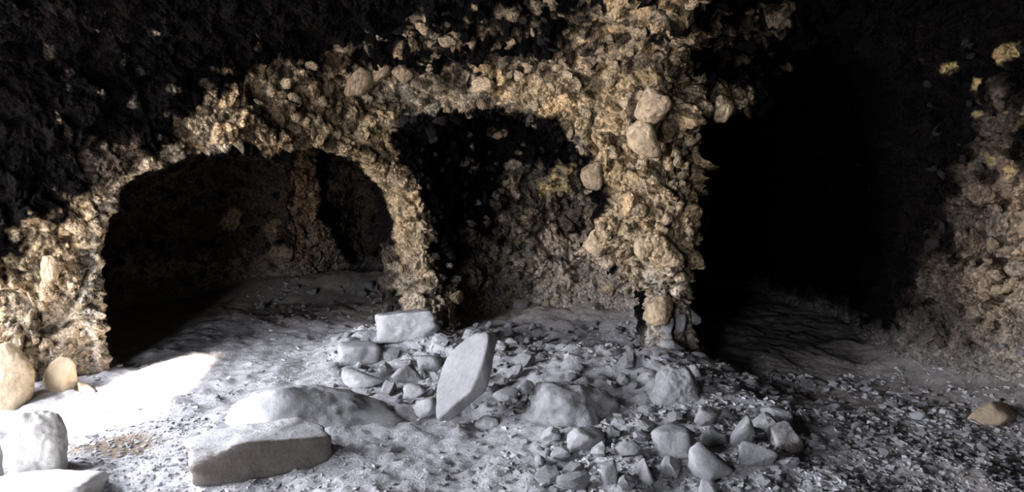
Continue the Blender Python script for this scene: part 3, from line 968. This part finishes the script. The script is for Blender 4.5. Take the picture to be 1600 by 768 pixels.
scatter_cob(50, (850, 0, 1130, 190), 9, 22, [], shard=True)
scatter_cob(90, (450, 0, 1230, 110), 10, 24, [], lambda a, b: b > 110 - (a - 450) * 0.4, True)
scatter_cob(70, (1440, 60, 1600, 560), 8, 20, [M_TAN2, M_DARK, M_SOOT])

# ------------------------------------------------------------------ loose rubble, one object each
RUB = {}
for i in range(12):
    for mi, m_ in enumerate((M_DUST, M_DUST2)):
        c = rock_mesh('rubble', (1, rng.uniform(0.6, 0.95), rng.uniform(0.45, 0.8)), 400 + i, planes=9, sharp=24, sub=2, rough=0.06, smooth=False)
        c.materials.append(m_)
        RUB[(i, mi)] = c
LAND.append((float(ground_pt(720, 640)[0]), float(ground_pt(720, 640)[1]), 'leaning slab'))
LAND.append((float(ground_pt(420, 735)[0]), float(ground_pt(420, 735)[1]), 'long squared stone block'))
SHORT = [('long low', 'the long low boulder'), ('leaning slab', 'the leaning slab'), ('long squared', 'the long squared block'), ('flat-topped', 'the flat-topped pillar boulder'),
         ('upright left edge', 'the angular upright-edged rock'), ('low flat stone', 'the low flat stone'), ('knobbly upright', 'the knobbly upright rock'), ('squared grey block', 'the squared grey block'),
         ('dark-sided', 'the dark-sided block'), ('oval grey', 'the oval grey stone'), ('grey lump', 'the grey lump by the slab'), ('rounded cobble', 'the rounded cobble'), ('tapered', 'the tapered stone'),
         ('small grey rock between', 'the small grey rock by the outcrop'), ('smooth dusty outcrop below', 'the smooth outcrop'), ('low dusty ledge', 'the low dusty ledge'), ('largest in the rubble', 'the pale triangular rock'), ('blocky grey', 'the blocky grey rock'),
         ('tall tilted stone at', 'the tall tilted stone'), ('slanting', 'the slanting stone'), ('shadowed dark', 'the shadowed dark rock'), ('slim upright', 'the slim upright stone'),
         ('pale stone just', 'the pale foremost stone'), ('sloping grey', 'the sloping grey rock'), ('jagged', 'the jagged stone'), ('ragged', 'the ragged stone'), ('small stone at the left foot', 'the left foot of the outcrop'),
         ('rough stone at the corner', 'the rough corner stone'), ('pale pointed', 'the pale pointed stone'), ('low brown rock', 'the low brown rock by the wall')]
def near_name(x, y, lim=0.55):
    best = min(((x - a) ** 2 + (y - b) ** 2, l) for a, b, l in LAND)
    if best[0] > lim * lim: return None
    for k, v in sorted(SHORT, key=lambda t: -len(t[0])):
        if best[1].startswith(k) or k in best[1]: return v
    return None
def rubble(n, box, s0, s1, label, group, name='rubble_stone', keep=lambda a, b: True, gap=1.0):
    k = 0; tries = 0
    while k < n and tries < n * 12:
        tries += 1
        a, b = rng.uniform(box[0], box[2]), rng.uniform(box[1], box[3])
        if not keep(a, b): continue
        g = ground_fast(a, b)
        h_ = face_reg(a, b)
        if h_ is not None and h_[3] < np.linalg.norm(g - EYE): continue
        dist = (g - EYE) @ FWD
        s = s0 * (s1 / s0) ** (rng.random() ** 1.6) * dist / F_PX
        if any((g[0] - q[0]) ** 2 + (g[1] - q[1]) ** 2 < ((s + q[2]) * 0.5 * gap) ** 2 for q in placed): continue
        placed.append((g[0], g[1], s))
        kind_ = int(rng.integers(2))
        me = RUB[(int(rng.integers(12)), kind_)]
        o = bpy.data.objects.new(name, me)
        COL.objects.link(o)
        o.scale = (s, s, s)
        o.location = (g[0], g[1], floor_z(g[0], g[1]) - s * 0.12)
        o.rotation_euler = (rng.uniform(-.25, .25), rng.uniform(-.25, .25), rng.uniform(0, 6.28))
        lm = near_name(g[0], g[1])
        sz = 'large' if s > 0.075 else ('fist-sized' if s > 0.045 else 'small')
        tone = ('pale', 'darker grey')[kind_]
        lb = '%s %s broken stone beside %s' % (sz, tone, lm) if lm else '%s %s %s' % (sz, tone, label)
        tag(o, lb, 'stone', 'broken stones beside ' + lm if lm else group)
        k += 1
rubble(24, (845, 655, 1235, 765), 32, 60, 'rock in the rubble heap below the thick pillar', 'rocks of the rubble heap')
rubble(16, (525, 535, 730, 612), 24, 48, 'rock between slender pillar and leaning slab', 'rocks around the leaning slab')
rubble(10, (790, 570, 1070, 640), 22, 44, 'rock on the ridge below the second arch', 'rocks on the ridge')
rubble(130, (840, 640, 1235, 768), 11, 44, 'broken stone in the rubble heap below the thick pillar', 'broken stones of the rubble heap')
rubble(95, (520, 525, 850, 640), 9, 34, 'dusty stone among the rocks between slender pillar and leaning slab', 'stones around the leaning slab')
rubble(40, (740, 505, 1030, 570), 8, 20, 'dusty stone on the ground inside the second arch', 'stones inside the second arch')
rubble(30, (380, 450, 640, 500), 7, 18, 'stone at the back of the wide arched alcove', 'stones in the wide alcove')
rubble(50, (1150, 625, 1600, 768), 8, 20, 'stone on gravel before the black recess', 'stones before the black recess')
rubble(30, (150, 570, 760, 768), 7, 15, 'loose stone on the open dusty floor', 'loose stones on the open floor')

# ------------------------------------------------------------------ gravel nobody could count
def gravel(n, box, s0, s1, name, label, m):
    D, Fc = ICO[1]
    from itertools import repeat
    Vs, Fs = [], []
    k = 0
    base = []
    for q in range(8):
        r = np.random.default_rng(900 + q)
        Bq = np.array([[1, 1, .7], [-1, 1, .6], [-1, -1, .7], [1, -1, .5], [.8, .8, -.7], [-.9, .7, -.7], [-.8, -.9, -.7], [.9, -.8, -.7]], float) * 0.5
        base.append(Bq + r.normal(size=Bq.shape) * 0.13)
    Fb = np.array([[0, 1, 2, 3], [7, 6, 5, 4], [0, 4, 5, 1], [1, 5, 6, 2], [2, 6, 7, 3], [3, 7, 4, 0]])
    a = rng.uniform(box[0], box[2], n); b = box[1] + (box[3] - box[1]) * rng.random(n) ** 0.8
    G = np.array([on_plane_z(u, v, 0.03) for u, v in zip(a, b)])
    dist = (G - EYE) @ FWD
    dens = fbm(G * 2.2, 2, 600)
    keep = rng.random(n) < np.clip(0.55 + 0.9 * dens, 0.12, 1)
    for i in np.nonzero(keep)[0]:
        g = G[i]
        s = s0 * (s1 / s0) ** (rng.random() ** 2.2) * dist[i] / F_PX
        zf = floor_z(g[0], g[1])
        an = rng.uniform(0, 6.28); c, s_ = math.cos(an), math.sin(an)
        tl = rng.uniform(-.5, .5)
        Bq = base[rng.integers(8)] * np.array([1, rng.uniform(.6, 1), rng.uniform(.45, .85)])
        Rz = np.array([[c, -s_, 0], [s_, c, 0], [0, 0, 1]]) @ np.array([[1, 0, 0], [0, math.cos(tl), -math.sin(tl)], [0, math.sin(tl), math.cos(tl)]])
        Vs.append(Bq @ Rz.T * s + np.array([g[0], g[1], zf + s * 0.15])); Fs.append(Fb + k * 8); k += 1
    o = link(name, mesh_np(name, np.concatenate(Vs), np.concatenate(Fs), False), m, floor)
    tag(o, label, kind='stuff')
gravel(9500, (780, 572, 1640, 800), 3, 12, 'gravel', 'coarse grey gravel before the rubble heap and black recess', M_GRAVEL)
gravel(6500, (60, 560, 800, 800), 2.5, 8, 'grit', 'fine pale grit over the open dusty floor', M_GRAVEL)
gravel(2200, (380, 450, 1060, 600), 2.5, 8, 'debris', 'small dusty debris on the ground under the arches', M_GRAVEL)
print('verts', len(fineV), 'quads', len(fineQ), len(crsQ))
